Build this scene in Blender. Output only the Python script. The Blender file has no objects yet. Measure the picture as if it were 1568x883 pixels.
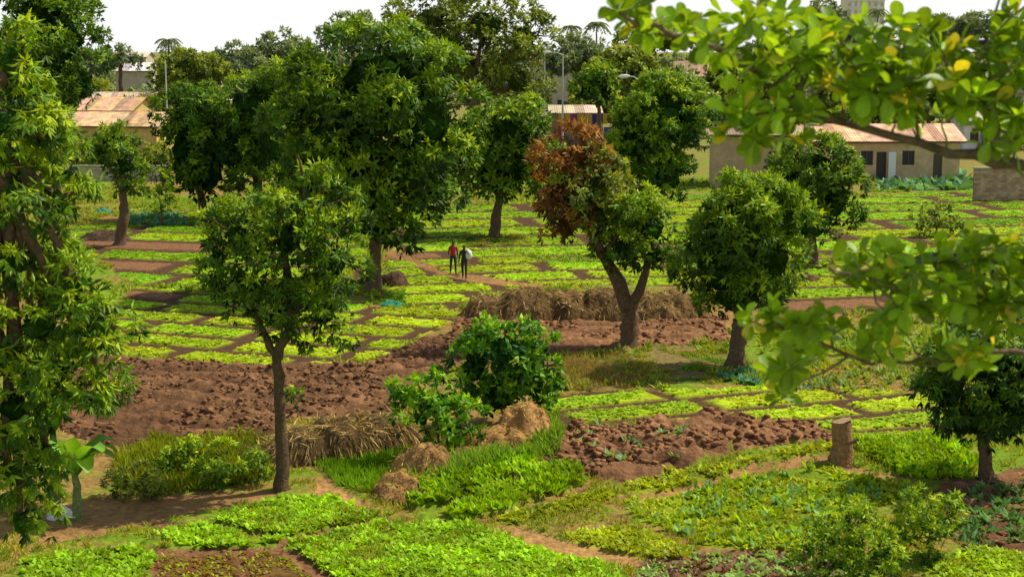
import bpy, math, numpy as np
from mathutils import Vector
rng=np.random.default_rng(11)
# ---------------- camera model (metres) ----------------
CW,CHh=1568.0,883.0; F=2400.0; YH=75.0; EYE=12.6
T=math.atan((CHh/2-YH)/F); FW=np.array([0,math.cos(T),-math.sin(T)]); UP=np.array([0,math.sin(T),math.cos(T)])
def ray(x,y):
    d=FW-(y-CHh/2)/F*UP; return np.array([(x-CW/2)/F,d[1],d[2]])
def gp(x,y,z=0.0):
    d=ray(x,y); s=(z-EYE)/d[2]; return np.array([d[0]*s,d[1]*s,z])
def at(x,y,Y):
    d=ray(x,y); s=Y/d[1]; return np.array([d[0]*s,Y,EYE+d[2]*s])
def topx(X,Y,Z=0.0):
    dep=Y*FW[1]+(Z-EYE)*FW[2]; v=Y*UP[1]+(Z-EYE)*UP[2]
    dep=np.where(dep<1,1e9,dep)
    return CW/2+F*X/dep, CHh/2-F*v/dep
def nrm(v): return v/np.maximum(np.linalg.norm(v,axis=-1,keepdims=True),1e-9)
def vnoise(x,y,seed=0):
    x=np.asarray(x,float);y=np.asarray(y,float)
    xi=np.floor(x).astype(np.int64); yi=np.floor(y).astype(np.int64); fx=x-xi; fy=y-yi
    fx=fx*fx*(3-2*fx); fy=fy*fy*(3-2*fy)
    def h(a,b):
        k=(a*374761393+b*668265263+seed*144269)&0xffffffff
        k=((k^(k>>13))*1274126177)&0xffffffff
        return ((k^(k>>16))&0xffffffff)/4294967296.0
    return (h(xi,yi)*(1-fx)+h(xi+1,yi)*fx)*(1-fy)+(h(xi,yi+1)*(1-fx)+h(xi+1,yi+1)*fx)*fy
def fbm(x,y,seed=0,o=3):
    s=0;a=1;t=0
    for i in range(o):
        s=s+a*vnoise(x*2**i,y*2**i,seed+i*17); t+=a; a*=.5
    return s/t
def inpoly(px,py,poly):
    r=np.zeros(px.shape,bool); n=len(poly)
    for i in range(n):
        x1,y1=poly[i];x2,y2=poly[(i+1)%n]
        if y1==y2: continue
        c=((y1>py)!=(y2>py))&(px<(x2-x1)*(py-y1)/(y2-y1)+x1); r^=c
    return r
# ---------------- mesh builder ----------------
class MB:
    def __init__(s): s.v=[];s.f=[];s.c=[];s.m=[];s.sm=[];s.n=0
    def add(s,v,f,c,m=0,smooth=False):
        v=np.asarray(v,float).reshape(-1,3); f=np.asarray(f,np.int64).reshape(-1,4)
        c=np.asarray(c,float)
        if c.ndim==1: c=np.tile(c,(len(v),1))
        s.v.append(v);s.f.append(f+s.n);s.c.append(c);s.m.append(np.full(len(f),m));s.sm.append(np.full(len(f),smooth));s.n+=len(v)
    def build(s,name,mats,parent=None):
        v=np.concatenate(s.v);f=np.concatenate(s.f);c=np.concatenate(s.c);m=np.concatenate(s.m);sm=np.concatenate(s.sm)
        me=bpy.data.meshes.new(name); me.vertices.add(len(v)); me.vertices.foreach_set("co",v.astype(np.float32).ravel())
        me.loops.add(len(f)*4); me.loops.foreach_set("vertex_index",f.astype(np.int32).ravel())
        me.polygons.add(len(f)); me.polygons.foreach_set("loop_start",np.arange(0,len(f)*4,4,dtype=np.int32))
        me.polygons.foreach_set("material_index",m.astype(np.int32)); me.polygons.foreach_set("use_smooth",sm)
        me.update(calc_edges=True)
        a=me.color_attributes.new("Col",'FLOAT_COLOR','POINT')
        a.data.foreach_set("color",np.concatenate([c,np.ones((len(c),1))],1).astype(np.float32).ravel())
        for mt in mats: me.materials.append(mt)
        o=bpy.data.objects.new(name,me); bpy.context.scene.collection.objects.link(o)
        if parent: o.parent=parent
        return o
def empty(name,loc=(0,0,0)):
    o=bpy.data.objects.new(name,None); o.location=loc; bpy.context.scene.collection.objects.link(o); return o
# ---------------- materials ----------------
def newmat(name):
    m=bpy.data.materials.new(name); m.use_nodes=True; nt=m.node_tree; b=nt.nodes['Principled BSDF']; return m,nt,b
def vcolmat(name,rough=.6,trans=0.0,spec=.3,nscale=0,namp=.3,bump=0,bscale=10,tcol=(1.6,1.35,.4)):
    m,nt,b=newmat(name); N=nt.nodes; Lk=nt.links
    a=N.new('ShaderNodeAttribute'); a.attribute_name='Col'; col=a.outputs['Color']
    b.inputs['Roughness'].default_value=rough; b.inputs['Specular IOR Level'].default_value=spec
    if nscale:
        tc=N.new('ShaderNodeTexCoord'); nz=N.new('ShaderNodeTexNoise'); nz.inputs['Scale'].default_value=nscale; nz.inputs['Detail'].default_value=6
        nz.inputs['Roughness'].default_value=.7
        Lk.new(tc.outputs['Object'],nz.inputs['Vector'])
        mr=N.new('ShaderNodeMapRange'); mr.inputs['From Min'].default_value=.3; mr.inputs['From Max'].default_value=.7
        mr.inputs['To Min'].default_value=1-namp; mr.inputs['To Max'].default_value=1+namp; Lk.new(nz.outputs['Fac'],mr.inputs['Value'])
        mx=N.new('ShaderNodeVectorMath'); mx.operation='SCALE'; Lk.new(col,mx.inputs[0]); Lk.new(mr.outputs[0],mx.inputs['Scale']); col=mx.outputs[0]
        if bump:
            nb=N.new('ShaderNodeTexNoise'); nb.inputs['Scale'].default_value=bscale; nb.inputs['Detail'].default_value=5; Lk.new(tc.outputs['Object'],nb.inputs['Vector'])
            bp=N.new('ShaderNodeBump'); bp.inputs['Strength'].default_value=1; bp.inputs['Distance'].default_value=bump
            Lk.new(nb.outputs['Fac'],bp.inputs['Height']); Lk.new(bp.outputs[0],b.inputs['Normal'])
    Lk.new(col,b.inputs['Base Color'])
    if trans:
        t=N.new('ShaderNodeBsdfTranslucent'); vm=N.new('ShaderNodeVectorMath'); vm.operation='MULTIPLY'; vm.inputs[1].default_value=tcol
        Lk.new(col,vm.inputs[0]); Lk.new(vm.outputs[0],t.inputs['Color'])
        ms=N.new('ShaderNodeMixShader'); ms.inputs[0].default_value=trans
        Lk.new(b.outputs[0],ms.inputs[1]); Lk.new(t.outputs[0],ms.inputs[2]); Lk.new(ms.outputs[0],N['Material Output'].inputs['Surface'])
    return m
LEAF=vcolmat('leaf',.5,.27,.25)
CORE=vcolmat('crown_light_blocker',1,0,0,nscale=3,namp=.8)  # for dark blobs added inside the crowns to block light
VEG=vcolmat('vegetable_leaf',.6,.3,.2)
BIG=vcolmat('broad_leaf',.45,.45,.35,nscale=25,namp=.15)
BARK=vcolmat('bark',.9,0,.15,nscale=9,namp=.5,bump=.05,bscale=14)
SOIL=vcolmat('soil',.95,0,.1,nscale=3.5,namp=.45,bump=.12,bscale=5)
STRAW=vcolmat('straw',.8,.1,.2)
PLAST=vcolmat('wall_plaster',.9,0,.1,nscale=.9,namp=.28,bump=.02,bscale=12)
ROOF=vcolmat('rusty_roof',.7,0,.3,nscale=1.1,namp=.45)
CLOTH=vcolmat('cloth',.85,0,.1,nscale=8,namp=.1)
METAL=vcolmat('painted_metal',.5,0,.4)
# ---------------- ground fields ----------------
SOILC=np.array([.20,.098,.045]); DARKS=np.array([.085,.045,.021]); ORANGE=np.array([.38,.21,.075])
G1=np.array([.37,.53,.008]); G2=np.array([.16,.36,.008]); GY=np.array([.46,.55,.015]); GD=np.array([.055,.15,.012]); KALE=np.array([.13,.30,.13])
LAT=[
 ([(100,350),(330,322),(560,335),(560,445),(330,440),(215,440),(150,400)],-14,3.2,1.3,10,1.1,G2*.5+G1*.5),
 ([(205,440),(330,452),(560,470),(715,480),(650,518),(560,556),(420,562),(165,545),(180,480)],-22,1.8,.85,4.6,.8,G1),
 ([(590,378),(700,375),(850,405),(1050,405),(1050,440),(900,438),(735,455),(690,478),(600,468),(600,440)],14,2.3,1.0,6,.9,G1),
 ([(600,335),(840,305),(1100,300),(1180,330),(1320,300),(1568,290),(1568,368),(1320,392),(1045,395),(850,395),(600,368)],10,4.0,1.5,16,1.6,G2*.3+G1*.7),
 ([(1200,400),(1568,372),(1568,480),(1200,480)],10,2.6,1.0,9,1.1,G1*.8+G2*.2),
 ([(835,612),(900,600),(1100,600),(1190,590),(1430,606),(1462,665),(1300,682),(1250,655),(1100,640),(960,650),(832,672)],26,1.55,.6,5.0,.6,GY*.4+G1*.6),
]
TILL=[([(60,600),(150,552),(330,560),(560,563),(650,520),(700,510),(710,560),(630,600),(600,640),(450,645),(400,680),(150,685),(60,650)],DARKS*.4+SOILC*.6,.18),
 ([(690,490),(1060,482),(1115,490),(1115,526),(1000,532),(850,545),(820,515),(700,515)],SOILC,.16),
 ([(828,705),(860,668),(960,655),(1100,642),(1260,662),(1278,692),(1150,712),(960,752),(850,735)],SOILC,.24),
 ([(1430,745),(1568,715),(1568,850),(1480,845),(1440,800)],SOILC*.8,.1),
 ([(1000,855),(1300,850),(1320,900),(960,900)],SOILC*.8,.08),
 ([(230,845),(430,840),(500,900),(220,900)],SOILC*.9,.05)]
FG=G1*.6+G2*.5
BED=[
 ([(245,818),(300,805),(420,815),(437,832),(370,843),(270,838)],FG,.12,'let'),
 ([(325,800),(430,765),(520,768),(600,790),(520,808),(430,825)],FG,.15,'let'),
 ([(445,836),(610,799),(720,808),(830,848),(935,872),(960,900),(520,900)],FG*1.05,.15,'let'),
 ([(608,762),(640,745),(790,718),(827,733),(690,778),(640,786)],G2*.5+G1*.5,.3,'tall'),
 ([(690,790),(830,738),(893,735),(900,750),(770,790),(700,803)],G2*.4+G1*.6,.3,'tall'),
 ([(250,850),(350,846),(372,900),(235,900)],np.array([.24,.13,.03]),.1,'red'),
 ([(362,850),(425,845),(490,900),(385,900)],np.array([.24,.14,.03]),.1,'red'),
 ([(40,860),(220,838),(238,862),(200,900),(40,900)],G2*.5+G1*.5,.1,'let'),
 ([(135,812),(200,780),(330,750),(362,758),(260,790),(150,822)],GD,.2,'grass'),
 ([(868,822),(960,808),(1065,845),(1020,862),(900,838)],GY,.1,'let'),
 ([(750,798),(900,765),(1000,743),(1000,757),(900,779),(790,806)],GY*.8,.08,'let'),
 ([(1010,740),(1150,722),(1275,697),(1265,708),(1150,730),(1010,757)],GY*.8,.08,'let'),
 ([(960,772),(1200,722),(1420,748),(1300,800),(1230,850),(1080,838),(980,800)],G1*.5+G2*.5,.1,'kale'),
 ([(1300,692),(1440,672),(1498,700),(1480,738),(1400,742),(1320,712)],G2*.4+G1*.6,.15,'tall'),
 ([(1430,872),(1490,845),(1568,852),(1600,900),(1420,900)],G1,.12,'let'),
 ([(480,712),(560,700),(625,690),(622,720),(575,762),(520,748)],G2*.7+G1*.2,.05,'grass'),
 ([(180,700),(240,680),(400,678),(425,735),(330,752),(180,765)],GY*.5,.1,'weed'),
 ([(900,560),(1000,532),(1110,528),(1150,560),(1140,592),(1000,583)],G2*.8+ORANGE*.1,.02,'lawn'),
 ([(850,545),(960,545),(1000,583),(960,600),(850,600)],np.array([.32,.25,.06]),.02,'dry'),
 ([(1345,268),(1480,268),(1480,292),(1345,294)],KALE,.05,'far'),
 ([(560,445),(620,446),(620,466),(560,468)],G2*.7,.02,'lawn'),
 ([(700,362),(800,360),(810,374),(720,378)],GD,.02,'lawn'),
]
PATHS=[([(500,745),(530,752),(600,788),(570,790),(515,768)],ORANGE),([(740,808),(800,812),(960,850),(1020,885),(930,868),(810,836)],ORANGE),
 ([(440,770),(500,735),(520,745),(480,765)],ORANGE),([(700,418),(722,420),(840,440),(830,446),(700,428)],ORANGE*.8),([(560,372),(600,380),(700,425),(680,425),(590,388)],ORANGE*.7),([(60,770),(420,750),(430,762),(250,800),(60,845)],ORANGE*.7),([(1270,720),(1400,740),(1430,750),(1300,735)],ORANGE),
 ([(425,828),(530,808),(606,791),(625,797),(445,840)],SOILC),([(700,560),(850,548),(850,600),(720,600)],ORANGE*.5),([(225,838),(440,842),(450,850),(225,850)],SOILC),
 ([(430,832),(447,838),(520,895),(495,900),(440,850)],SOILC),([(600,789),(700,805),(770,792),(905,756),(905,764),(760,800),(690,812),(600,798)],SOILC*1.1),([(970,765),(1265,711),(1275,719),(980,774)],ORANGE*.8),([(860,812),(960,800),(980,808),(870,820)],ORANGE*.8),([(225,798),(330,800),(430,826),(420,830),(300,803),(240,812)],SOILC),([(1070,842),(1240,852),(1240,860),(1010,866)],SOILC)]
def lat_mask(i,X,Y):
    poly,ang,bw,gap,bl,cg,col=LAT[i]; a=math.radians(ang)
    wx=X+.5*(fbm(X*.12,Y*.12,5)-.5)*2; wy=Y+.9*(fbm(X*.07,Y*.07,9)-.5)*2
    u=wx*math.cos(a)+wy*math.sin(a); v=-wx*math.sin(a)+wy*math.cos(a)
    row=np.floor(v/(bw+gap)); fv=v-row*(bw+gap); off=(np.sin(row*12.9898)*43758.5453)%1*(bl+cg)
    uu=(u+off)/(bl+cg); cell=np.floor(uu); fu=(uu-cell)*(bl+cg)
    e=np.minimum(np.minimum(fv,bw-fv),np.minimum(fu,bl-fu))+.12*(fbm(X*2.5,Y*2.5,15)-.5)
    idv=(np.sin(row*78.233+cell*37.719+i)*43758.5453)%1
    return np.clip(e/.2+.3,0,1),idv
def fields(X,Y):
    X=np.asarray(X,float);Y=np.asarray(Y,float)
    jx=(fbm(X*.7,Y*.7,31)-.5)*.8; jy=(fbm(X*.7,Y*.7,37)-.5)*.8
    px,py=topx(X+jx,Y+jy)
    n=fbm(X*.15,Y*.15,1); n2=fbm(X*1.3,Y*1.3,3)
    g=np.clip((n*.6+n2*.4-.42)*6,0,1)[:,None]
    col=g*np.array([.15,.24,.012])+(1-g)*np.array([.28,.17,.05])
    z=.08*n2+.05*n
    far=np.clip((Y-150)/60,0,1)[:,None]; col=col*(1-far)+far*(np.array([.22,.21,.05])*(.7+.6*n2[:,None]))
    for i,L in enumerate(LAT):
        m=inpoly(px,py,L[0])
        if m.any():
            e,idv=lat_mask(i,X[m],Y[m]); w=(.8+.35*idv)[:,None]
            bare=(idv>.95)[:,None]; mot=fbm(X[m]*1.8,Y[m]*1.8,63)[:,None]
            gc=L[6]*w*(.65+.5*mot); gc=gc*.88+.12*SOILC
            c=np.where(bare,SOILC*1.1,gc)*e[:,None]+(1-e[:,None])*(DARKS*.8+SOILC*.12)
            col[m]=c; z[m]=.09*e+.03*n2[m]
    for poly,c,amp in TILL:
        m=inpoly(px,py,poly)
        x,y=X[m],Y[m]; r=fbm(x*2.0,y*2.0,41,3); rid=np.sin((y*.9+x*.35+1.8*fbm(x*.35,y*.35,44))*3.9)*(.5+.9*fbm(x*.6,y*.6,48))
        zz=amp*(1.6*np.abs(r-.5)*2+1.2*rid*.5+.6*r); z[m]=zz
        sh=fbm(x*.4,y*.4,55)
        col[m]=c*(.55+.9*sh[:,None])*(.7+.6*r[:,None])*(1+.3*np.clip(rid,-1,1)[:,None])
    for b in BED:
        poly,c,h,k=b; m=inpoly(px,py,poly)
        col[m]=c*.5*(.6+.8*n2[m][:,None])+DARKS*.3; z[m]=h*.6+.04*n2[m]
        if k=='lawn': w=np.clip((fbm(X[m]*.8,Y[m]*.8,83)-.45)*5,0,1)[:,None]; col[m]=col[m]*(1-w)+w*np.array([.26,.19,.06])*.8
    for poly,c in PATHS:
        m=inpoly(px,py,poly); col[m]=c*(.75+.5*n2[m][:,None]); z[m]=.0+.03*n2[m]
    for (bx,by,r,h) in [(1130,705,5.5,.45),(770,735,3.2,.3)]:
        p=gp(bx,by); z=z+h*np.exp(-(((X-p[0])/r)**2+((Y-p[1])/2.6)**2))
    return z,col
def ground():
    ys=[-80,-30,0,15,24]
    y=32.0
    while y<260: ys.append(y); y*=1.0030
    while y<6000: ys.append(y); y*=1.06
    ys=np.array(ys); t=np.concatenate([[-30,-8,-3,-1.5,-.9,-.6],np.arange(-.44,.44,.0025),[.46,.6,.9,1.5,3,8,30]])
    X=t[None,:]*np.maximum(ys,30)[:,None]; Y=np.repeat(ys[:,None],len(t),1)
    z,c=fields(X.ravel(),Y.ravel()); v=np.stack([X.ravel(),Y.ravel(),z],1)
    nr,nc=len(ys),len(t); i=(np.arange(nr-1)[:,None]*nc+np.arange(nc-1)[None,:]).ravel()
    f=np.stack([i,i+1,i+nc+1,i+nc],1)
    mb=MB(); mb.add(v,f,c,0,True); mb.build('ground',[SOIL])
ground()
# ---------------- leaves ----------------
def leaves(mb,P,D,L,Wd,C,mat=1,side=None):
    n=len(P)
    if side is None: side=rng.normal(size=(n,3))
    S=nrm(np.cross(D,side)); L=np.broadcast_to(L,(n,))[:,None]; Wd=np.broadcast_to(Wd,(n,))[:,None]
    Nn=np.cross(D,S)
    mid=P+D*L*.45+Nn*L*.06
    v=np.stack([P,mid+S*Wd*.5,P+D*L,mid-S*Wd*.5],1).reshape(-1,3)
    f=np.arange(n*4).reshape(-1,4); mb.add(v,f,np.repeat(C,4,0),mat)
def tube(mb,pts,rad,col,mat=0,sides=8,rough=.12):
    pts=np.asarray(pts,float); rad=np.asarray(rad,float); n=len(pts)
    tg=nrm(np.gradient(pts,axis=0)); ref=np.array([.3,1,.1]) ; a=nrm(np.cross(tg,ref)); b=np.cross(tg,a)
    th=np.linspace(0,2*np.pi,sides,endpoint=False)
    rr=rad[:,None]*(1+rough*rng.normal(size=(n,sides)))
    v=pts[:,None,:]+rr[:,:,None]*(np.cos(th)[None,:,None]*a[:,None,:]+np.sin(th)[None,:,None]*b[:,None,:])
    i=np.arange(n-1)[:,None]*sides; j=np.arange(sides)[None,:]; j2=(j+1)%sides
    f=np.stack([i+j,i+j2,i+sides+j2,i+sides+j],2).reshape(-1,4)
    mb.add(v.reshape(-1,3),f,np.asarray(col)*(1),mat,True)
def curve(pts,n=10,wob=.03):
    pts=np.asarray(pts,float); m=len(pts)
    if m==2: pts=np.array([pts[0],(pts[0]+pts[1])/2,pts[1]]);m=3
    t=np.linspace(0,m-1,n); out=[]
    for q in t:
        i=min(int(q),m-2); u=q-i; p0=pts[max(i-1,0)];p1=pts[i];p2=pts[i+1];p3=pts[min(i+2,m-1)]
        out.append(.5*((2*p1)+(-p0+p2)*u+(2*p0-5*p1+4*p2-p3)*u*u+(-p0+3*p1-3*p2+p3)*u**3))
    out=np.array(out); ln=np.linalg.norm(pts[-1]-pts[0]); out[1:-1]+=rng.normal(size=(n-2,3))*ln*wob*.4
    return out
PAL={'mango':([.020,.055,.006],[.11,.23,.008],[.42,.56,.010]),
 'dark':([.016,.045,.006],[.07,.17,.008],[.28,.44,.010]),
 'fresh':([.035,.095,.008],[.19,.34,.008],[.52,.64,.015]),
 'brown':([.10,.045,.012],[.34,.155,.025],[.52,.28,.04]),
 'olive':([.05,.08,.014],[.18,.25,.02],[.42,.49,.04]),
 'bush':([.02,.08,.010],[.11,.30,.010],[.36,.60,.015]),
 'haze':([.10,.14,.08],[.20,.27,.11],[.34,.42,.16])}  # last entry: far leaves lightened, distance haze painted into their colour
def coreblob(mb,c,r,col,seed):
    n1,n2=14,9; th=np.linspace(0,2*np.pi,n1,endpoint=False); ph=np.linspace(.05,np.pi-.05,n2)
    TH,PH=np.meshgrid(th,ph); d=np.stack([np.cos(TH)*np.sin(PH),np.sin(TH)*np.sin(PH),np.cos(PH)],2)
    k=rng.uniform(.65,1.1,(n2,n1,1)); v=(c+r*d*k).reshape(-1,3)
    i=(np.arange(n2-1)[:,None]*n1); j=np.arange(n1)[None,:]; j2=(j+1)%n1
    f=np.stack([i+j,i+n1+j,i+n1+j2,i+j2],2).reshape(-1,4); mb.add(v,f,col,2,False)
def crown(mb,c,r,L,Wd,cov,pal,subr,droop,k=7,tip=.25,core=.6):
    c=np.array(c);r=np.array(r); p=1.6
    area=4*math.pi*(((r[0]*r[1])**p+(r[0]*r[2])**p+(r[1]*r[2])**p)/3)**(1/p)
    ns=max(5,int(area/(math.pi*subr**2)*.95))
    d=nrm(rng.normal(size=(ns,3))); d[:,2]=np.where(d[:,2]<-.75,-d[:,2],d[:,2])
    sc=c+r*d*rng.uniform(.7,1.04,(ns,1)); sr=subr*rng.uniform(.5,1.35,ns); st=rng.uniform(-.2,.2,ns)
    nc=int(cov*.85*area/(.5*L*Wd)/k); w_=sr**2/np.sum(sr**2); si=rng.choice(ns,nc,p=w_)
    dd=nrm(rng.normal(size=(nc,3))*.75+.6*d[si]+np.array([0,0,.6])); pos=sc[si]+(sr[si]*rng.uniform(.8,1.08,nc))[:,None]*dd*np.array([1,1,.85])
    ni=int(nc*.12); ui=nrm(rng.normal(size=(ni,3)))*rng.uniform(.4,.9,(ni,1))
    pos=np.concatenate([pos,c+r*ui]); dd=np.concatenate([dd,nrm(ui+1e-3)])
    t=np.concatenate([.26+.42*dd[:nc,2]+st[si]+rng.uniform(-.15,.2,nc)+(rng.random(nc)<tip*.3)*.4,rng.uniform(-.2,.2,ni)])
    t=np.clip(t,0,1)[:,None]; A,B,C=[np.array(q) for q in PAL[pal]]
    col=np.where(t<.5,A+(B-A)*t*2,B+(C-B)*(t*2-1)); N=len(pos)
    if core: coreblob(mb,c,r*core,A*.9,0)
    dk=np.repeat(dd,k,0)
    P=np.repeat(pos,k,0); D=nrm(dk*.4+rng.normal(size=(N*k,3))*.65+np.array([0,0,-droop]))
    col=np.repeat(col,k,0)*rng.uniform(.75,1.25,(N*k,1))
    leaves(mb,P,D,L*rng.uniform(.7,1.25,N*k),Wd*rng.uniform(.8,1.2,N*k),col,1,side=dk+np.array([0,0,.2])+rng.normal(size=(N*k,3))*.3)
    return sc
BK=np.array([.14,.09,.05])
def tree(name,base,lobes,trunk=None,tw=14,pal='mango',L=.3,Wd=.095,cov=2.0,Y=None,subr=None,droop=.45,extra=None,leafmat=None,limbs=3,tip=.25,bark=BK,zb=0.0,k=7,core=.6):
    b=gp(*base) if Y is None else np.array([(base[0]-CW/2)/F*Y,Y,0.0])
    Yd=b[1]; s=Yd/F/FW[1]*1.0
    b[2]=fields(np.array([b[0]]),np.array([b[1]]))[0][0]+zb-.1
    mb=MB(); tr=[b]+[at(x,y,Yd) for x,y in (trunk or [])]
    if not trunk:
        cx=np.mean([l[0] for l in lobes]); cy=max(l[1]+.3*l[3] for l in lobes); 
        tr=[b,(b*.5+at(cx,cy,Yd)*.5)+np.array([.1,0,0]),at(cx,cy,Yd)]
    n=12; pts=curve(tr,n,.015); r0=tw*s; rad=r0*np.linspace(1,.62,n); rad[0]*=1.5; rad[1]*=1.12
    tube(mb,pts,rad,bark,0,10)
    top=pts[-1]
    for l in lobes:
        p=l[4] if len(l)>4 else pal
        c=at(l[0],l[1],Yd); c[1]+=rng.uniform(-.25,.25)*l[2]*s; r=np.array([l[2],min(l[2],l[3]*1.3)*.95,l[3]])*s
        sr=subr or max(.3,.30*min(r))
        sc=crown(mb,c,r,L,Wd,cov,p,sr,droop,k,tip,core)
        if not(extra): 
            lp=curve([top,(top+c)/2+np.array([0,0,-.15*abs(c[0]-top[0])]),c],7,.05); tube(mb,lp,rad[-1]*np.linspace(.8,.25,7),bark,0,6)
        for q in sc[rng.choice(len(sc),min(limbs,len(sc)),replace=False)]:
            tube(mb,curve([c,q],5,.08),rad[-1]*np.linspace(.28,.08,5)+.008,bark,0,5)
    for e in (extra or []):
        w=e[0]; pp=[at(x,y,Yd) for x,y in e[1:]]; q=curve(pp,10,.02); tube(mb,q,s*w*np.linspace(1,.35,10),bark,0,8)
    return mb.build(name,[BARK,leafmat or LEAF,CORE])
# main trees
tree('mango_tree',(573,447),[(585,125,100,82),(512,190,82,85),(645,175,75,95),(565,265,118,88),(658,285,56,65),(485,290,55,55),(570,345,65,30)],[(573,400),(578,350)],13,cov=2.1,L=.42,Wd=.15,subr=1.15,tip=.4)
tree('mango_tree',(432,752),[(440,365,60,75,'mango'),(365,360,55,50),(490,320,58,46),(515,400,42,65),(375,435,50,55),(430,490,65,45),(495,480,48,55),(335,395,35,45)],[(430,650),(424,545)],11,cov=1.3,L=.24,Wd=.078,subr=.45,limbs=6,tip=.4,bark=BK*.8,core=.33,
 extra=[(9,(424,548),(445,480),(435,390),(420,330)),(7,(424,548),(400,500),(370,430)),(7,(440,490),(480,430),(505,380)),(4,(430,370),(465,300),(455,236))])
tree('mango_tree',(312,335),[(300,180,45,50),(285,240,35,60),(320,260,35,50)],tw=7,pal='dark',cov=2.0,L=.46,Wd=.16,subr=.9)
tree('mango_tree',(395,338),[(390,165,55,48),(350,225,42,50),(400,240,55,60),(425,130,28,28)],tw=9,cov=2.1,L=.46,Wd=.16,subr=.95)
tree('mango_tree',(757,362),[(775,210,78,46),(735,245,45,42),(808,250,45,42),(760,275,50,28)],[(760,330),(765,300)],9,cov=2.1,L=.42,Wd=.15,subr=.85)
tree('mango_tree',(961,532),[(880,240,52,34,'brown'),(853,290,34,55,'brown'),(866,345,30,40,'brown'),(918,282,38,42,'olive'),(915,340,38,42,'olive'),(962,328,48,34,'fresh'),(1000,352,42,40,'fresh'),(955,380,42,30,'mango'),(1003,390,28,26,'mango'),(890,305,40,45,'olive')],[(965,490),(961,468)],15,cov=1.5,L=.3,Wd=.1,subr=.55,core=.45,
 extra=[(13,(961,472),(938,415),(915,372),(880,300)),(10,(963,472),(985,430),(998,370)),(6,(925,390),(945,360),(960,330))])
tree('mango_tree',(1126,562),[(1135,345,74,62),(1098,400,52,70),(1182,395,46,68),(1132,450,62,45),(1160,318,52,38,'fresh'),(1197,340,32,50,'fresh')],[(1130,520),(1132,490)],15,pal='mango',cov=2.1,L=.31,Wd=.105,subr=.6,tip=.4)
tree('mango_tree',(1246,407),[(1245,262,66,46),(1212,290,38,42),(1277,305,42,45),(1245,345,36,32)],[(1245,385),(1243,360)],8,cov=2.1,L=.38,Wd=.13,subr=.7)
tree('mango_tree',(1005,325),[(1010,180,62,62,'fresh'),(1052,185,38,58),(970,220,42,50),(1015,270,48,38)],tw=9,cov=2.1,L=.44,Wd=.16,subr=.85,droop=.8)
tree('mango_tree',(183,378),[(172,213,34,18),(190,252,28,30),(160,235,22,22),(188,285,20,14)],[(190,330),(188,290)],9,cov=1.7,L=.34,Wd=.11,subr=.55,core=.5)
tree('mango_tree',(1512,738),[(1500,545,80,55),(1450,595,48,50),(1545,610,60,70),(1485,645,42,35),(1580,560,50,60)],[(1508,690),(1505,650)],12,pal='dark',cov=1.6,L=.28,Wd=.08,subr=.5,droop=.9)
tree('shade_tree',(88,318),[(85,65,72,70),(35,120,60,70),(110,130,48,50),(60,20,60,40)],tw=9,cov=2.0,L=.48,Wd=.18,subr=1.2)
tree('shade_tree',(745,255),[(660,30,60,40,'olive'),(740,40,66,50,'olive'),(800,60,45,45,'olive'),(700,105,85,42,'olive'),(795,125,48,40,'olive'),(640,85,42,50,'olive')],tw=10,cov=1.2,L=.55,Wd=.2,subr=1.2,limbs=6,core=.4)
tree('mango_tree',(-60,0),[(15,100,42,70,'fresh'),(10,190,60,60,'fresh'),(70,215,42,40,'fresh'),(20,290,80,55,'fresh'),(85,305,38,40,'fresh'),(20,400,95,55,'fresh'),(125,440,55,55,'fresh'),(60,500,85,55,'fresh'),(150,500,42,60,'fresh'),(90,575,75,50,'fresh'),(150,600,28,40),(20,620,65,70),(20,720,55,60,'fresh'),(30,800,40,55,'fresh'),(70,690,25,50)],[(-60,700),(-50,300),(-20,150)],28,cov=1.4,L=.22,Wd=.062,Y=29,subr=.38,droop=.8,limbs=2,tip=.6,core=.35)
tree('leafy_bush',(770,655),[(770,535,68,42),(725,565,35,40),(812,580,40,50),(765,610,48,40)],tw=5,pal='bush',cov=1.9,L=.27,Wd=.14,subr=.42,droop=.2,k=6,tip=.5,core=.5)
tree('leafy_bush',(675,712),[(670,612,60,28),(645,640,40,30),(695,655,40,38),(672,690,30,20)],tw=4,pal='bush',cov=1.4,L=.27,Wd=.14,subr=.35,droop=.2,k=6,tip=.8,core=.3)
tree('weedy_shrub',(1300,900),[(1300,815,58,45),(1270,850,50,40),(1340,850,40,40)],tw=3,pal='fresh',cov=1.1,L=.16,Wd=.06,subr=.22,droop=.3,core=0,tip=.6)
tree('weedy_shrub',(1415,858),[(1418,785,50,35),(1400,820,48,35),(1450,800,25,35)],tw=3,pal='fresh',cov=1.0,L=.16,Wd=.06,subr=.22,droop=.3,core=0,tip=.6)
tree('weedy_shrub',(1432,362),[(1432,335,36,20)],tw=2,pal='olive',cov=1.3,L=.3,Wd=.12,subr=.5,core=0)
tree('weedy_shrub',(282,728),[(275,700,42,22)],tw=2,pal='fresh',cov=1.6,L=.17,Wd=.07,subr=.3,core=0)
tree('weedy_shrub',(360,742),[(355,712,52,28)],tw=2,pal='fresh',cov=1.4,L=.17,Wd=.06,subr=.3,core=0)
tree('weedy_shrub',(205,760),[(215,735,45,22)],tw=2,pal='olive',cov=1.2,L=.17,Wd=.05,subr=.3,core=0)
tree('young_tree',(246,348),[(240,285,24,22,'fresh'),(252,310,20,16,'fresh')],tw=2.5,cov=.9,L=.3,Wd=.1,subr=.5,core=0)
tree('weedy_shrub',(452,632),[(450,612,20,14)],tw=1.5,pal='fresh',cov=1.0,L=.22,Wd=.09,subr=.3,core=0)
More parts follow.
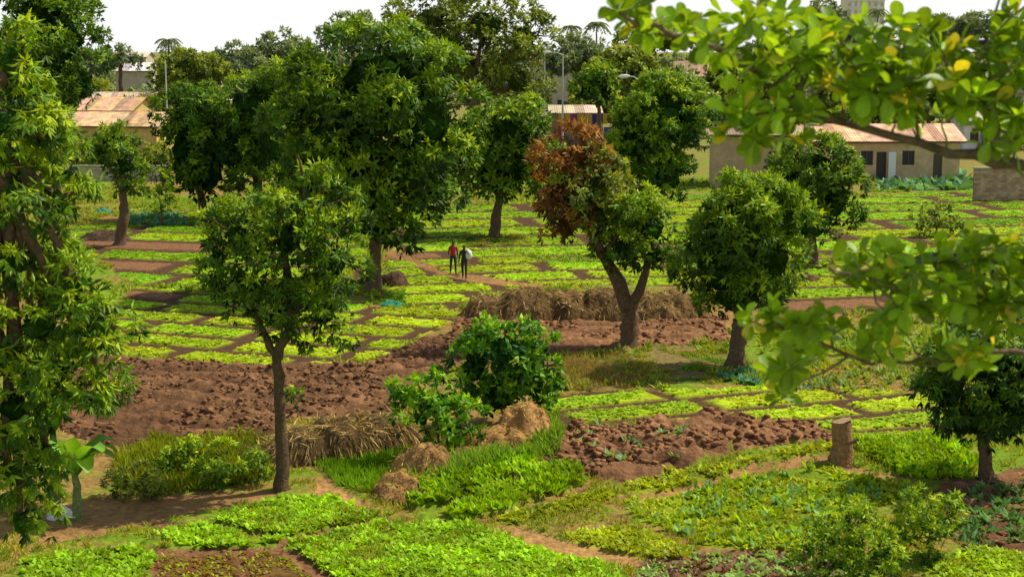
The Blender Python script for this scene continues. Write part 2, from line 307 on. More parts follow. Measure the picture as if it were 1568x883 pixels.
MID=[(185,300,(185,88,28,14)),(290,235,(290,105,58,30)),(352,250,(352,98,50,30)),(432,260,(432,80,50,32)),(540,280,(540,50,52,32)),
 (880,250,(880,90,62,38)),(955,215,(950,110,58,42)),(1000,230,(1000,60,60,25)),(1105,225,(1110,120,50,32)),(1255,330,(1262,22,35,20)),(1290,300,(1300,55,60,26)),(1420,330,(1430,45,65,22)),(1505,320,(1510,42,60,24)),
 (1200,260,(1190,90,70,38)),(1380,260,(1380,105,60,33)),(1500,240,(1500,115,55,33)),(1290,215,(1290,135,50,30)),(1420,205,(1420,145,55,28)),(50,200,(50,180,70,40)),(1140,205,(1150,150,50,40)),(920,190,(915,130,35,35))]
for x,Yd,l in MID:
    cx,cy,rx,ry=l
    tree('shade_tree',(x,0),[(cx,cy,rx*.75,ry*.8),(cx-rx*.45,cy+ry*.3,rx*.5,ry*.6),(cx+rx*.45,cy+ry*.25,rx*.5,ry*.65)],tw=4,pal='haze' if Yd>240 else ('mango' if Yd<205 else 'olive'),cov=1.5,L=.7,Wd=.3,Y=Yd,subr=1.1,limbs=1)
mb=MB()
for i in range(210):
    Yd=rng.uniform(235,640); x=rng.uniform(-.42,.42)*Yd; h=rng.uniform(5.5,10)+ (Yd>420)*2.5
    if abs(x/Yd*F+CW/2-205)<50: h*=.6
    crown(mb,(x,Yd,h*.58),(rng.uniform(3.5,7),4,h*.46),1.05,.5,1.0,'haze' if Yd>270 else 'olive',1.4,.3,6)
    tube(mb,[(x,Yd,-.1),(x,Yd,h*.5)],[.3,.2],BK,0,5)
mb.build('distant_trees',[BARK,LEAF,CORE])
def palm(x,y,Yd,r):
    mb=MB(); c=at(x,y,Yd); tube(mb,curve([(c[0]-.4,Yd,-.1),(c[0],Yd,c[2]*.5),c],8,.01),np.linspace(.25,.15,8),BK,0,7)
    for a in np.linspace(0,2*np.pi,14,endpoint=False)+.1:
        up=rng.uniform(.1,.9); q=np.array([c+np.array([math.cos(a)*t*r,math.sin(a)*t*r,r*(up*t-.9*t*t)]) for t in np.linspace(0,1,9)])
        for j in range(8):
            P=np.repeat(q[j:j+1],4,0); tg=q[j+1]-q[j]; sd=np.cross(tg,[0,0,1]); sd=sd/np.linalg.norm(sd)
            D=nrm(np.array([sd*s+nrm(tg)*.5+np.array([0,0,-.4]) for s in (1,-1,1,-1)])); P[2:]+=tg*.5
            leaves(mb,P,D,r*.32,r*.09,np.tile([.15,.2,.07],(4,1)),1)
    mb.build('palm_tree',[BARK,LEAF])
palm(258,62,300,2.6); palm(914,38,330,3.0); palm(875,42,380,2.6); palm(1345,16,380,2.6); palm(1535,22,340,2.6)
# ---------------- field plants ----------------
def zat(P): return fields(P[:,0],P[:,1])[0]
def scatter(poly,dens,test=None):
    q=np.array([gp(x,min(y,905)) for x,y in poly]); lo=q[:,:2].min(0); hi=q[:,:2].max(0); n=int((hi-lo).prod()*dens)
    P=rng.uniform(lo,hi,(n,2)); px,py=topx(P[:,0],P[:,1]); m=inpoly(px,py,poly); return P[m]
def offpaths(P):
    jx=(fbm(P[:,0]*.7,P[:,1]*.7,31)-.5)*.8; jy=(fbm(P[:,0]*.7,P[:,1]*.7,37)-.5)*.8; px,py=topx(P[:,0]+jx,P[:,1]+jy)
    ok=np.ones(len(P),bool)
    for poly,_ in PATHS: ok&=~inpoly(px,py,poly)
    return ok
def tufts(mb,P,L,Wd,col,k=5,up=.7,var=.25,spread=.05,zoff=0.0):
    n=len(P)
    if n==0: return
    z=zat(P)+zoff; B=np.concatenate([P,z[:,None]],1); B=np.repeat(B,k,0); B[:,:2]+=rng.normal(size=(n*k,2))*spread
    sz=np.repeat(rng.uniform(.6,1.45,n),k)
    a=rng.uniform(0,2*np.pi,n*k); D=nrm(np.stack([np.cos(a),np.sin(a),up*rng.uniform(.4,1.6,n*k)],1))
    c=np.repeat(np.broadcast_to(col,(n,3))*rng.uniform(1-var,1+var,(n,1)),k,0)*rng.uniform(.8,1.2,(n*k,1))
    leaves(mb,B,D,L*sz*rng.uniform(.7,1.2,n*k),Wd*sz,c,0,side=np.tile([0,0,1.],(n*k,1))+rng.normal(size=(n*k,3))*.35)
for i,Lt in enumerate(LAT):
    mb=MB(); q=np.array([gp(x,y) for x,y in Lt[0]]); ym=q[:,1].mean(); sc=max(1,ym/60)
    P=scatter(Lt[0],min(60,38/sc**1.6)); e,idv=lat_mask(i,P[:,0],P[:,1]); pn=fbm(P[:,0]*.5,P[:,1]*.5,71)
    jx=(fbm(P[:,0]*.7,P[:,1]*.7,31)-.5)*.8; jy=(fbm(P[:,0]*.7,P[:,1]*.7,37)-.5)*.8; px,py=topx(P[:,0]+jx,P[:,1]+jy)
    m=(e>.95)&(idv<.95)&(pn>.28)&inpoly(px,py,Lt[0])&offpaths(P); P=P[m]; idv=idv[m]
    mot=fbm(P[:,0]*1.8,P[:,1]*1.8,63)[:,None]
    cc=Lt[6]*(.8+.35*idv)[:,None]*(.75+.5*mot); cc=cc*(1+.45*((idv*7)%1-.5)[:,None]*np.array([1.2,0,0]))
    tufts(mb,P,.115*sc**.45,.10*sc**.55,cc*1.05,5,.35,spread=.04,var=.3)
    mb.build('vegetable_crop',[VEG])
KINDS={'let':(75,.17,.13,6,.6),'tall':(65,.26,.16,7,1.2),'red':(60,.10,.07,4,.5),'kale':(13,.24,.14,7,.9),'far':(4,.5,.35,5,.7),'grass':(110,.24,.03,5,2.0),'lawn':(90,.13,.04,5,1.2),'dry':(60,.2,.025,5,1.6),'weed':(70,.32,.05,6,1.6)}
for poly,c,h,kd in BED:
    d,L,Wd,k,up=KINDS[kd]; mb=MB(); q=np.array([gp(x,y) for x,y in poly]); sc=max(1,q[:,1].mean()/55)
    P=scatter(poly,d/sc**1.5); pn=fbm(P[:,0]*.9,P[:,1]*.9,91); 
    ok=(pn>(.33 if kd!='let' else .3))&offpaths(P)
    if kd=='lawn': ok&=fbm(P[:,0]*.8,P[:,1]*.8,83)<.58
    P=P[ok]; pv=fbm(P[:,0]*1.6,P[:,1]*1.6,95)[:,None]
    col=c*(.5+1.1*pv)
    if kd=='red':
        mixr=rng.random((len(P),1))<.45; col=np.where(mixr,np.array([.26,.09,.03]),GY*.7)
    if kd=='lawn':
        t=np.clip((fbm(P[:,0]*.7,P[:,1]*.7,97)-.4)*4,0,1)[:,None]; col=col*(1-t)+t*np.array([.36,.36,.04])
    if kd=='kale':
        mixr=rng.random((len(P),1))<.4; col=np.where(mixr,np.array([.24,.44,.12]),G1*.9)
        P2=scatter(poly,70); P2=P2[(fbm(P2[:,0]*.8,P2[:,1]*.8,93)>.42)&offpaths(P2)]; tufts(mb,P2,.14,.09,GY*.9,5,.6)
    tufts(mb,P,L*sc**.7,Wd*sc**.7,col,k,up); mb.build('grass_patch' if kd in('grass','lawn','dry','weed') else 'vegetable_crop',[VEG])
mb=MB()
P=scatter([(-50,600),(1620,600),(1620,905),(-50,905)],38); pn=fbm(P[:,0]*.5,P[:,1]*.5,101)*.6+.4*fbm(P[:,0]*2,P[:,1]*2,103); 
px,py=topx(P[:,0],P[:,1]); ok=(pn>.5)&offpaths(P)
for poly,_,_ in TILL: ok&=~inpoly(px,py,poly)
for Lq in LAT: ok&=~inpoly(px,py,Lq[0])
P=P[ok]; t=rng.random((len(P),1)); tufts(mb,P,.16,.035,np.array([.20,.34,.012])*(1-t)+np.array([.44,.40,.04])*t,5,1.4)
P=scatter([(-50,290),(1620,270),(1620,600),(-50,600)],6); pn=fbm(P[:,0]*.3,P[:,1]*.3,111); px,py=topx(P[:,0],P[:,1]); ok=(pn>.45)
for poly,_,_ in TILL: ok&=~inpoly(px,py,poly)
for Lq in LAT: ok&=~inpoly(px,py,Lq[0])
P=P[ok]; t=rng.random((len(P),1)); tufts(mb,P,.3,.1,np.array([.16,.30,.012])*(1-t)+np.array([.38,.42,.03])*t,5,.9)
mb.build('weeds',[VEG])
mb=MB()
for i in range(190):
    x=rng.uniform(0,1568); y=rng.uniform(200,262) if x<1050 else rng.uniform(160,228)
    if 600<x<1060 and rng.random()<.3: continue
    if 835<x<960 and y<230: continue
    if 1060<x<1475: y=min(y,190)
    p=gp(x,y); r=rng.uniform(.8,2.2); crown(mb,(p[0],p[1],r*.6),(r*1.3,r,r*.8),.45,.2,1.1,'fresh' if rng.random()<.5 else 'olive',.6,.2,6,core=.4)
mb.build('scrub_vegetation',[BARK,LEAF,CORE])
mb=MB(); P=scatter([(850,665),(960,658),(1060,665),(1050,725),(900,725)],1.8); tufts(mb,P,.26,.14,np.array([.28,.44,.17]),8,.9)
P=scatter([(1440,760),(1568,745),(1568,840),(1480,840)],9); tufts(mb,P,.24,.11,np.array([.12,.26,.06]),7,.8)
P=scatter([(1000,850),(1300,850),(1310,900),(960,900)],30); t=rng.random((len(P),1))<.35; tufts(mb,P,.16,.09,np.where(t,np.array([.24,.11,.08]),np.array([.30,.48,.10])),6,.6)
P=scatter([(1110,570),(1160,570),(1160,592),(1110,592)],6); tufts(mb,P,.3,.17,np.array([.09,.28,.17]),8,.8)
P=scatter([(190,330),(285,330),(285,348),(190,348)],3); tufts(mb,P,.4,.2,np.array([.1,.28,.15]),6,.8)
P=scatter([(1200,590),(1400,560),(1420,600),(1210,605)],6); tufts(mb,P,.26,.12,np.array([.22,.34,.10]),7,.8)
mb.build('kale_plants',[VEG])
mb=MB()
for x,y in [(1110,770),(1118,722),(1185,742),(1165,735),(1205,722),(1240,735),(1320,725),(1275,775),(975,790),(1060,750)]:
    p=gp(x,y); h=rng.uniform(.7,1.2); n=70; t=rng.random(n); P=p+np.stack([rng.normal(size=n)*.04,rng.normal(size=n)*.04,t*h],1); a=rng.uniform(0,6.28,n)
    leaves(mb,P,nrm(np.stack([np.cos(a),np.sin(a),np.full(n,.7)],1)),.22*(1.2-t),.035,np.tile([.28,.43,.04],(n,1)),0)
mb.build('tall_weeds',[VEG])
mb=MB()
ico=np.array([[-1,-1,-1],[1,-1,-1],[1,1,-1],[-1,1,-1],[-1,-1,1],[1,-1,1],[1,1,1],[-1,1,1]])*.6
fc=np.array([[0,3,2,1],[4,5,6,7],[0,1,5,4],[1,2,6,5],[2,3,7,6],[3,0,4,7]])
for (poly,c,amp),dn,sz in zip(TILL,[16,13,26,5,6,3],[.085,.10,.11,.08,.05,.05]):
    P=scatter(poly,dn); P=P[fbm(P[:,0]*.5,P[:,1]*.5,77)>.38]; n=len(P); z=zat(P); s=sz*rng.uniform(.3,1.7,(n,1,1)); v=ico[None]*s*rng.uniform(.5,1.4,(n,8,3)); a=rng.uniform(0,6.28,n)
    vx=v[:,:,0]*np.cos(a)[:,None]-v[:,:,1]*np.sin(a)[:,None]; vy=v[:,:,0]*np.sin(a)[:,None]+v[:,:,1]*np.cos(a)[:,None]
    V=np.stack([vx+P[:,0:1],vy+P[:,1:2],v[:,:,2]*.6+z[:,None]+.01],2)
    f=(np.arange(n)[:,None,None]*8+fc[None]).reshape(-1,4); cc=c*rng.uniform(.9,1.9,(n,1)); mb.add(V.reshape(-1,3),f,np.repeat(cc,8,0),0,True)
mb.build('soil_clods',[SOIL])
# ---------------- straw heaps and mounds ----------------
def heap(name,blobs,straw,col,earth,slen=.5,mat=STRAW,seed=1,rough=.25,sw=.035,hang=.35):
    bs=[(gp(b[0],b[1]),b[2],b[3],b[4]) for b in blobs]
    lo=np.min([[p[0]-rx*1.3,p[1]-ry*1.3] for p,rx,ry,h in bs],0); hi=np.max([[p[0]+rx*1.3,p[1]+ry*1.3] for p,rx,ry,h in bs],0)
    def hz(X,Y):
        z=np.full(X.shape,-.3)
        for p,rx,ry,h in bs:
            d=np.sqrt(((X-p[0])/rx)**2+((Y-p[1])/ry)**2)+.4*(fbm(X*1.5,Y*1.5,seed)-.5); z=np.maximum(z,h*(1-np.clip(d,0,1.4)**2.6)+ .0)
        return z+rough*1.5*(fbm(X*2.5,Y*2.5,seed+5)-.5)*(z>0)
    nx=int((hi[0]-lo[0])/.08);ny=int((hi[1]-lo[1])/.08)
    X,Y=np.meshgrid(np.linspace(lo[0],hi[0],nx),np.linspace(lo[1],hi[1],ny)); Z=hz(X,Y); Z=np.maximum(Z,-.3)
    v=np.stack([X,Y,Z],2).reshape(-1,3); i=(np.arange(ny-1)[:,None]*nx+np.arange(nx-1)[None,:]).ravel(); f=np.stack([i,i+1,i+nx+1,i+nx],1)
    mb=MB(); nn=fbm(X*2,Y*2,seed+9).ravel()[:,None]; mb.add(v,f,np.array(earth)*(.4+1.2*nn),0,True)
    n=int(straw*(hi-lo).prod()); P=rng.uniform(lo,hi,(n,2)); z=hz(P[:,0],P[:,1]); m=z>.02; P=P[m]; z=z[m]; n=len(P); e=.15
    g=np.stack([(hz(P[:,0]+e,P[:,1])-z)/e,(hz(P[:,0],P[:,1]+e)-z)/e],1)
    D=np.stack([-g[:,0],-g[:,1],-np.sum(g*g,1)],1)*hang+rng.normal(size=(n,3))*np.array([.6,.5,.3]); D=nrm(D)
    c=np.array(col)*rng.uniform(.45,1.5,(n,1))*(.6+.8*fbm(P[:,0]*1.2,P[:,1]*1.2,seed+2))[:,None]; B=np.concatenate([P,z[:,None]+rng.uniform(0,.07,(n,1))],1)
    leaves(mb,B,D,slen*rng.uniform(.5,1.3,n),sw,c,1); mb.build(name,[SOIL,mat])
heap('straw_heap',[(755,487,1.7,1.6,1.0),(810,487,2.2,1.8,1.4),(865,486,2.2,1.8,1.25),(920,485,2.4,1.7,1.3),(985,486,2.2,1.7,1.2),(1030,484,1.7,1.5,1.2)],75,(.40,.28,.10),(.15,.09,.035),.45,seed=3,rough=.3,sw=.045,hang=.6)
heap('straw_heap',[(425,708,1.1,1.0,.6),(465,703,1.3,1.1,.95),(515,697,1.4,1.2,1.15),(565,690,1.4,1.2,1.1),(605,682,1.0,1.0,.95)],150,(.42,.30,.10),(.10,.06,.025),.5,seed=8,rough=.3,hang=.7)
heap('earth_mound',[(800,685,1.05,1.5,1.35),(770,700,1.5,1.5,.8),(720,715,1.4,1.4,.6),(655,738,1.1,1.5,1.05),(620,762,1.1,1.3,.55),(690,722,1.3,1.3,.75)],110,(.40,.34,.07),(.34,.18,.065),.2,seed=13,rough=.5)
heap('soil_heap',[(600,437,.9,.9,.8),(560,440,.6,.8,.5)],30,(.12,.09,.05),(.10,.06,.035),.3,seed=21)
heap('soil_heap',[(160,368,1.8,1.5,.6)],20,(.1,.07,.04),(.08,.05,.03),.3,seed=23)
heap('soil_heap',[(1228,432,1.0,1.0,.5)],20,(.14,.1,.05),(.13,.08,.04),.3,seed=25)
mb=MB(); P=scatter([(690,690),(850,640),(860,720),(640,770),(590,770)],45); P=P[fbm(P[:,0],P[:,1],66)>.45]; tufts(mb,P,.32,.045,np.array([.24,.40,.03]),6,1.8,zoff=.15); mb.build('grass_tufts',[VEG])
def stump():
    mb=MB(); b=gp(1286,722); s=b[1]/F; H=82*s; n=14; zz=np.linspace(-.1,H,n); r=.33*(1+.5*np.exp(-np.maximum(zz,0)*4)-.08*zz/H)
    pts=np.stack([b[0]+.06*np.sin(zz*1.5)-.03*zz,np.full(n,b[1]),zz],1); tube(mb,pts,r,(.30,.17,.075),0,18,.07)
    top=pts[-1]; th=np.linspace(0,2*np.pi,17)[:-1]
    for r0,r1,c in [(0.001,.12,(.34,.22,.1)),(.12,.22,(.42,.29,.15)),(.22,.3,(.36,.24,.12))]:
        v=np.concatenate([np.stack([top[0]+q*np.cos(th),top[1]+q*np.sin(th),np.full(16,top[2]+.012-(q*.02)+.3*q*np.cos(th))],1) for q in(r0,r1)]); i=np.arange(16); mb.add(v,np.stack([i,i+16,(i+1)%16+16,(i+1)%16],1),c,0)
    tube(mb,curve([b+[.05,-.2,.9],b+[.3,-.35,1.02],b+[.42,-.4,1.12]],5),[.09,.07,.06,.05,.045],(.2,.12,.06),0,8)
    for a in (0.3,2.2,3.6,5.1): tube(mb,[b+[math.cos(a)*.2,math.sin(a)*.2,.3],b+[math.cos(a)*.5,math.sin(a)*.5,.08],b+[math.cos(a)*.9,math.sin(a)*.9,-.08]],[.14,.1,.04],(.2,.12,.06),0,7)
    mb.build('tree_stump',[BARK])
stump()
def banana(x,y,h,n,sc=1.0):
    mb=MB(); b=gp(x,y); tube(mb,curve([b+[0,0,-.1],b+[.05,0,h*.5],b+[0,0,h]],8),np.linspace(.17,.08,8),(.16,.2,.07),0,10,.04)
    for i in range(n):
        a=i*2.4+.5; Lf=rng.uniform(1.3,1.9)*sc; up=rng.uniform(.9,1.6); t=np.linspace(0,1,10)
        cx=np.stack([np.cos(a)*t*Lf*.6,np.sin(a)*t*Lf*.6,h*.92+Lf*(up*t-.85*t*t)],1)+np.array([b[0],b[1],0])
        w=.24*sc*np.sin(np.pi*np.clip(t*.93+.05,0,1))**.6*(t>.08)+.02; tg=nrm(np.gradient(cx,axis=0)); sd=nrm(np.cross(tg,[0,0,1.])); nn=np.cross(sd,tg)
        v=np.stack([cx-sd*w[:,None]+nn*(w*.35)[:,None]*(1+.3*rng.normal(size=(10,1))),cx,cx+sd*w[:,None]+nn*(w*.35)[:,None]],1).reshape(-1,3)
        j=np.arange(9)*3; f=np.concatenate([np.stack([j,j+1,j+4,j+3],1),np.stack([j+1,j+2,j+5,j+4],1)])
        c=np.array([.17,.36,.03])*rng.uniform(.6,1.2); cc=np.tile(c,(30,1)); cc[1::3]*=1.5; mb.add(v,f,cc,1,True)
    mb.build('banana_plant',[BARK,BIG])
banana(118,797,1.3,11,1.15); banana(85,775,2.2,10,1.2)
# ---------------- near broadleaf tree ----------------
def broadleaves(mb,P,D,L,Wd,C):
    n=len(P); S=nrm(np.cross(D,np.tile([0,0,1.],(n,1))+rng.normal(size=(n,3))*.45)); Nn=np.cross(S,D)
    ts=np.array([0,.12,.35,.6,.82,.95,1]); ws=np.array([.03,.12,.62,.98,.95,.55,.06])*.5; R=len(ts)
    mid=P[:,None]+D[:,None]*(ts[None,:,None]*L[:,None,None])-Nn[:,None]*(ts[None,:,None]**2*L[:,None,None]*.12)
    off=S[:,None]*(ws[None,:,None]*Wd[:,None,None]); fold=Nn[:,None]*(ws[None,:,None]*Wd[:,None,None]*.3)
    v=np.stack([mid-off+fold,mid,mid+off+fold],2).reshape(-1,3); j=np.arange(R-1)*3
    f0=np.concatenate([np.stack([j,j+1,j+4,j+3],1),np.stack([j+1,j+2,j+5,j+4],1)]); f=(np.arange(n)[:,None,None]*R*3+f0[None]).reshape(-1,4)
    c=np.repeat(C,R*3,0).reshape(n,R,3,3); c[:,:,1]*=1.2; mb.add(v,f,c.reshape(-1,3),1,True)
def near_tree():
    mb=MB(); Y0=8.6; bk=np.array([.17,.12,.08])
    tube(mb,curve([(4.3,9.4,-.1),(4.2,9.2,5),(4.0,9.0,10),(3.9,8.9,14)],16,.01),np.linspace(.38,.14,16),bk,0,12)
    def lim(pts,w,dz=0.0,dy0=0,dy1=0):
        m=len(pts); q=[at(x,y,Y0+dy0+(dy1-dy0)*i/(m-1)) for i,(x,y) in enumerate(pts)]; c=curve(q,24,.008); tube(mb,c,np.linspace(w,w*.3,24),bk,0,8,.08); return c
    A=lim([(1900,330),(1700,270),(1568,252),(1500,243),(1400,218),(1300,192),(1215,150),(1150,110),(1090,75),(1010,45),(950,20)],.036,0,.4,-.2)
    B=lim([(1215,150),(1190,165),(1150,180),(1110,200)],.014)
    C=lim([(1900,180),(1640,100),(1520,70),(1420,60),(1330,70),(1230,60),(1150,30)],.03,0,.2,.5)
    E=lim([(1500,243),(1530,200),(1500,150),(1460,110)],.016)
    G=lim([(1900,640),(1650,560),(1568,540),(1440,548),(1370,558),(1300,545),(1250,520),(1200,500)],.02,0,.4,0)
    Hh=lim([(1900,480),(1620,420),(1540,400),(1450,392),(1370,400),(1310,420),(1270,410)],.022,0,.3,.1)
    K=lim([(1300,545),(1260,570),(1210,590)],.009)
    M=lim([(1300,192),(1340,150),(1330,110)],.012)
    cl=np.concatenate([A,B,C,E,M]); cl2=np.concatenate([G,Hh,K])
    def ros(x,y,ref,sz=1.0,k=9):
        Yc=Y0+rng.uniform(-.45,.5); p=at(x,y,Yc); i=np.argmin(np.linalg.norm(ref-p,axis=1)); q=ref[i]
        tube(mb,curve([q,(q+p)/2+np.array([0,0,-.02]),p],6,.05),np.linspace(.008,.004,6),(.2,.2,.07),0,5,.05)
        ax=nrm((p-q)+np.array([0,0,.12])); D=nrm(ax*.5+rng.normal(size=(k,3))*.75+np.array([0,0,.05]))
        P=p-ax*rng.uniform(0,.09,(k,1)); L=rng.uniform(.10,.155,k)*sz; base=np.array([.24,.40,.02])*rng.uniform(.6,1.25); C_=np.tile(base,(k,1))*rng.uniform(.7,1.3,(k,1))
        yl=rng.random(k)<.06; C_[yl]=[.58,.52,.04]
        broadleaves(mb,P,D,L,L*.56,C_)
    for (cx,cy,rx,ry,n) in [(1000,30,75,22,9),(960,15,45,15,5),(1090,70,50,38,8),(1150,30,60,30,9),(1140,190,50,32,10),(1215,175,35,45,8),(1200,100,55,40,10),(1300,95,80,45,16),(1330,135,60,25,8),(1420,80,80,45,15),(1460,130,70,35,13),(1540,100,40,50,13),(1530,30,40,30,5),(1540,190,35,40,13),(1250,60,50,30,8),(1370,45,60,25,7),(1400,150,50,20,6)]:
        for _ in range(n):
            a=rng.uniform(0,6.28); r=math.sqrt(rng.random()); ros(cx+math.cos(a)*rx*r,cy+math.sin(a)*ry*r,cl)
    for (cx,cy,rx,ry,n) in [(1165,490,30,25,6),(1190,570,30,38,7),(1250,510,45,40,10),(1300,405,40,25,6),(1390,400,70,28,12),(1490,395,60,30,11),(1550,400,30,40,9),(1420,470,90,35,17),(1530,480,40,40,11),(1350,520,60,25,9),(1460,535,60,20,8)]:
        for _ in range(n):
            a=rng.uniform(0,6.28); r=math.sqrt(rng.random()); ros(cx+math.cos(a)*rx*r,cy+math.sin(a)*ry*r,cl2,.95)
    for _ in range(100):
        ros(rng.uniform(1620,2300),rng.uniform(-350,600),cl,1.1)
    mb.build('cashew_tree',[BARK,BIG])
near_tree()
# ---------------- buildings ----------------
def box(mb,x0,x1,y0,y1,z0,z1,col,mat=0):
    v=[(x0,y0,z0),(x1,y0,z0),(x1,y1,z0),(x0,y1,z0),(x0,y0,z1),(x1,y0,z1),(x1,y1,z1),(x0,y1,z1)]
    mb.add(v,fc,col,mat)
def house(name,x0,x1,Yf,depth,wh,rise,wall,roof,wins=(),doors=(),ov=.5,rot=0,shed=False,z0=0,tilt=0):
    w=x1-x0; cx=(x0+x1)/2; e=empty(name,(cx,Yf,z0)); e.rotation_euler[2]=math.radians(rot); h=w/2; th=.22
    ops=sorted([(o[0],o[1],o[2],o[3],'w') for o in wins]+[(o[0],o[1],-.3,o[2],'d') for o in doors])
    mb=MB(); x=-h
    for a,b,c,d,_ in ops:
        a-=h; b-=h
        if a>x: box(mb,x,a,0,th,-.3,wh,wall)
        if c>-.3: box(mb,a,b,0,th,-.3,c,wall)
        box(mb,a,b,0,th,d,wh,wall); x=b
    box(mb,x,h,0,th,-.3,wh,wall); box(mb,-h,-h+th,th,depth-th,-.3,wh,wall); box(mb,h-th,h,th,depth-th,-.3,wh,wall); box(mb,-h,h,depth-th,depth,-.3,wh,wall)
    if not shed:
        for sx in(-h,h-th):
            v=[(sx,0,wh),(sx,depth,wh),(sx,depth/2,wh+rise-.05),(sx,depth/2,wh+rise-.05),(sx+th,0,wh),(sx+th,depth,wh),(sx+th,depth/2,wh+rise-.05),(sx+th,depth/2,wh+rise-.05)]
            mb.add(v,[[0,1,2,3],[4,7,6,5]],wall,0)
    mb.build('walls',[PLAST],e)
    rb=MB(); nseg=max(6,int(w/.9)); 
    def sheet(ya,za,yb,zb):
        xs=np.linspace(-h-ov,h+ov,nseg+1)
        for i in range(nseg):
            c=np.array(roof)*rng.uniform(.6,1.25)*np.array([1,rng.uniform(.84,1.08),rng.uniform(.75,1.1)]); dz=rng.uniform(0,.03)
            n=9; X=np.linspace(xs[i],xs[i+1]+.04,n); zc=.02*np.cos(np.arange(n)*np.pi)
            v=np.concatenate([np.stack([X,np.full(n,ya),za+dz+zc],1),np.stack([X,np.full(n,yb),zb+dz+zc],1)]); j=np.arange(n-1)
            rb.add(v,np.stack([j,j+1,j+n+1,j+n],1),c,0)
    if shed: sheet(-ov,wh+.08,depth+ov,wh+rise)
    else:
        k=rise/(depth/2); sheet(-ov,wh+.06-ov*k,depth/2,wh+rise+.06); sheet(depth+ov,wh+.06-ov*k,depth/2,wh+rise+.06)
    box(rb,-h-ov,h+ov,-ov+.02,-ov+.06,wh-.12-(0 if shed else ov*rise/(depth/2)),wh-.0-(0 if shed else ov*rise/(depth/2)),(.12,.08,.05))
    rb.build('roof',[ROOF],e)
    for a,b,c,d in wins:
        m2=MB(); a-=h;b-=h; box(m2,a,b,.12,.15,c,d,(.03,.03,.035)); fcx=(.16,.1,.06)
        box(m2,a,a+.07,.02,.118,c,d,fcx);box(m2,b-.07,b,.02,.118,c,d,fcx);box(m2,a+.07,b-.07,.02,.118,d-.07,d,fcx);box(m2,a+.07,b-.07,.02,.118,c,c+.07,fcx);box(m2,(a+b)/2-.03,(a+b)/2+.03,.03,.115,c+.07,d-.07,fcx)
        box(m2,a-.1,b+.1,-.06,-.003,c-.1,c-.02,np.array(wall)*1.2)
        m2.build('window',[METAL],e)
    for o in doors:
        a,b,d=o[:3]; cc=o[3] if len(o)>3 else (.10,.06,.04); m2=MB(); a-=h;b-=h; box(m2,a+.06,b-.06,.1,.15,-.02,d-.06,cc)
        box(m2,a,a+.06,.02,.18,-.02,d,(.2,.15,.1));box(m2,b-.06,b,.02,.18,-.02,d,(.2,.15,.1));box(m2,a+.06,b-.06,.02,.18,d-.06,d,(.2,.15,.1)); m2.build('door',[METAL],e)
    return e
def X(px,Y): return (px-CW/2)/F*Y*1.012
Y1=150
e=house('mud_brick_house',X(1238,Y1),X(1462,Y1),Y1,8,4.0,1.3,(.62,.45,.24),(.74,.45,.26),wins=[(4.6,5.8,1.6,3.0),(8.6,9.8,1.6,3.0)],doors=[(6.1,7.1,2.9,(.05,.04,.03)),(11.6,12.5,2.7)],rot=2)
m2=MB(); box(m2,.05,.75,-.62,-.57,0,2.9,(.8,.8,.78)); m2.build('door_leaf',[METAL],e)
house('mud_brick_house',X(1085,143),X(1236,143),143,6,4.8,.6,(.50,.35,.21),(.4,.28,.19),wins=[],doors=[],rot=-6,shed=True)
house('yellow_house',X(95,180),X(252,180),180,7,4.0,1.3,(.66,.46,.15),(.66,.43,.24),wins=[(3.5,4.6,1.1,2.2),(8,9.2,1.1,2.2)],doors=[(6,7,2.1)],rot=-10)
house('yellow_house',X(60,200),X(215,200),200,8,5.0,1.4,(.62,.44,.17),(.62,.4,.22),wins=[(9,10.2,1.1,2.2)],rot=-10)
house('market_shed',X(845,205),X(915,205),205,5,4.3,.9,(.25,.17,.12),(.75,.6,.42),wins=[(1.5,2.6,1.2,2.4)],doors=[(3.6,4.6,2.2)],shed=True)
house('blue_house',X(1465,195),X(1530,195),195,6,3.6,1.2,(.65,.65,.62),(.55,.5,.42),wins=[(.8,1.9,1.2,2.4),(3.4,4.5,1.2,2.4)],doors=[(2.2,3.0,2.2,(.03,.09,.3))])
for (a,b,Yd,wh,ri,rc) in [(130,240,250,4.2,1.5,(.6,.46,.32)),(1030,1085,290,8.8,2.5,(.5,.28,.2)),(1040,1120,250,6.6,1.5,(.7,.58,.46)),(1390,1480,290,6.5,1.8,(.62,.42,.3)),(1475,1568,300,7.6,2,(.66,.48,.38)),(815,842,330,10.5,2,(.5,.3,.25)),(190,245,330,9.2,1.5,(.7,.68,.65)),(200,236,420,11.5,1.2,(.6,.5,.42)),(345,400,230,4,1.3,(.65,.56,.42)),(590,640,320,10,2,(.5,.35,.28)),(60,150,300,7,1.6,(.6,.45,.35)),(300,345,300,8.6,1.6,(.66,.5,.4)),(395,430,340,10,1.6,(.6,.55,.48)),(470,500,300,8.4,1.5,(.66,.5,.36)),(845,880,320,9.6,1.6,(.66,.55,.45)),(1240,1275,330,9.5,1.6,(.62,.45,.36)),(1345,1385,340,10,1.6,(.66,.55,.46))]:
    w=X(b,Yd)-X(a,Yd); house('distant_house',X(a,Yd),X(b,Yd),Yd,7,wh-1 if wh>6 else wh,ri,(.48,.42,.32),rc,wins=[(w*.2,w*.2+1.1,1.2,2.4),(w*.65,w*.65+1.1,1.2,2.4)],doors=[(w*.45,w*.45+1,2.1)],rot=rng.uniform(-8,8))
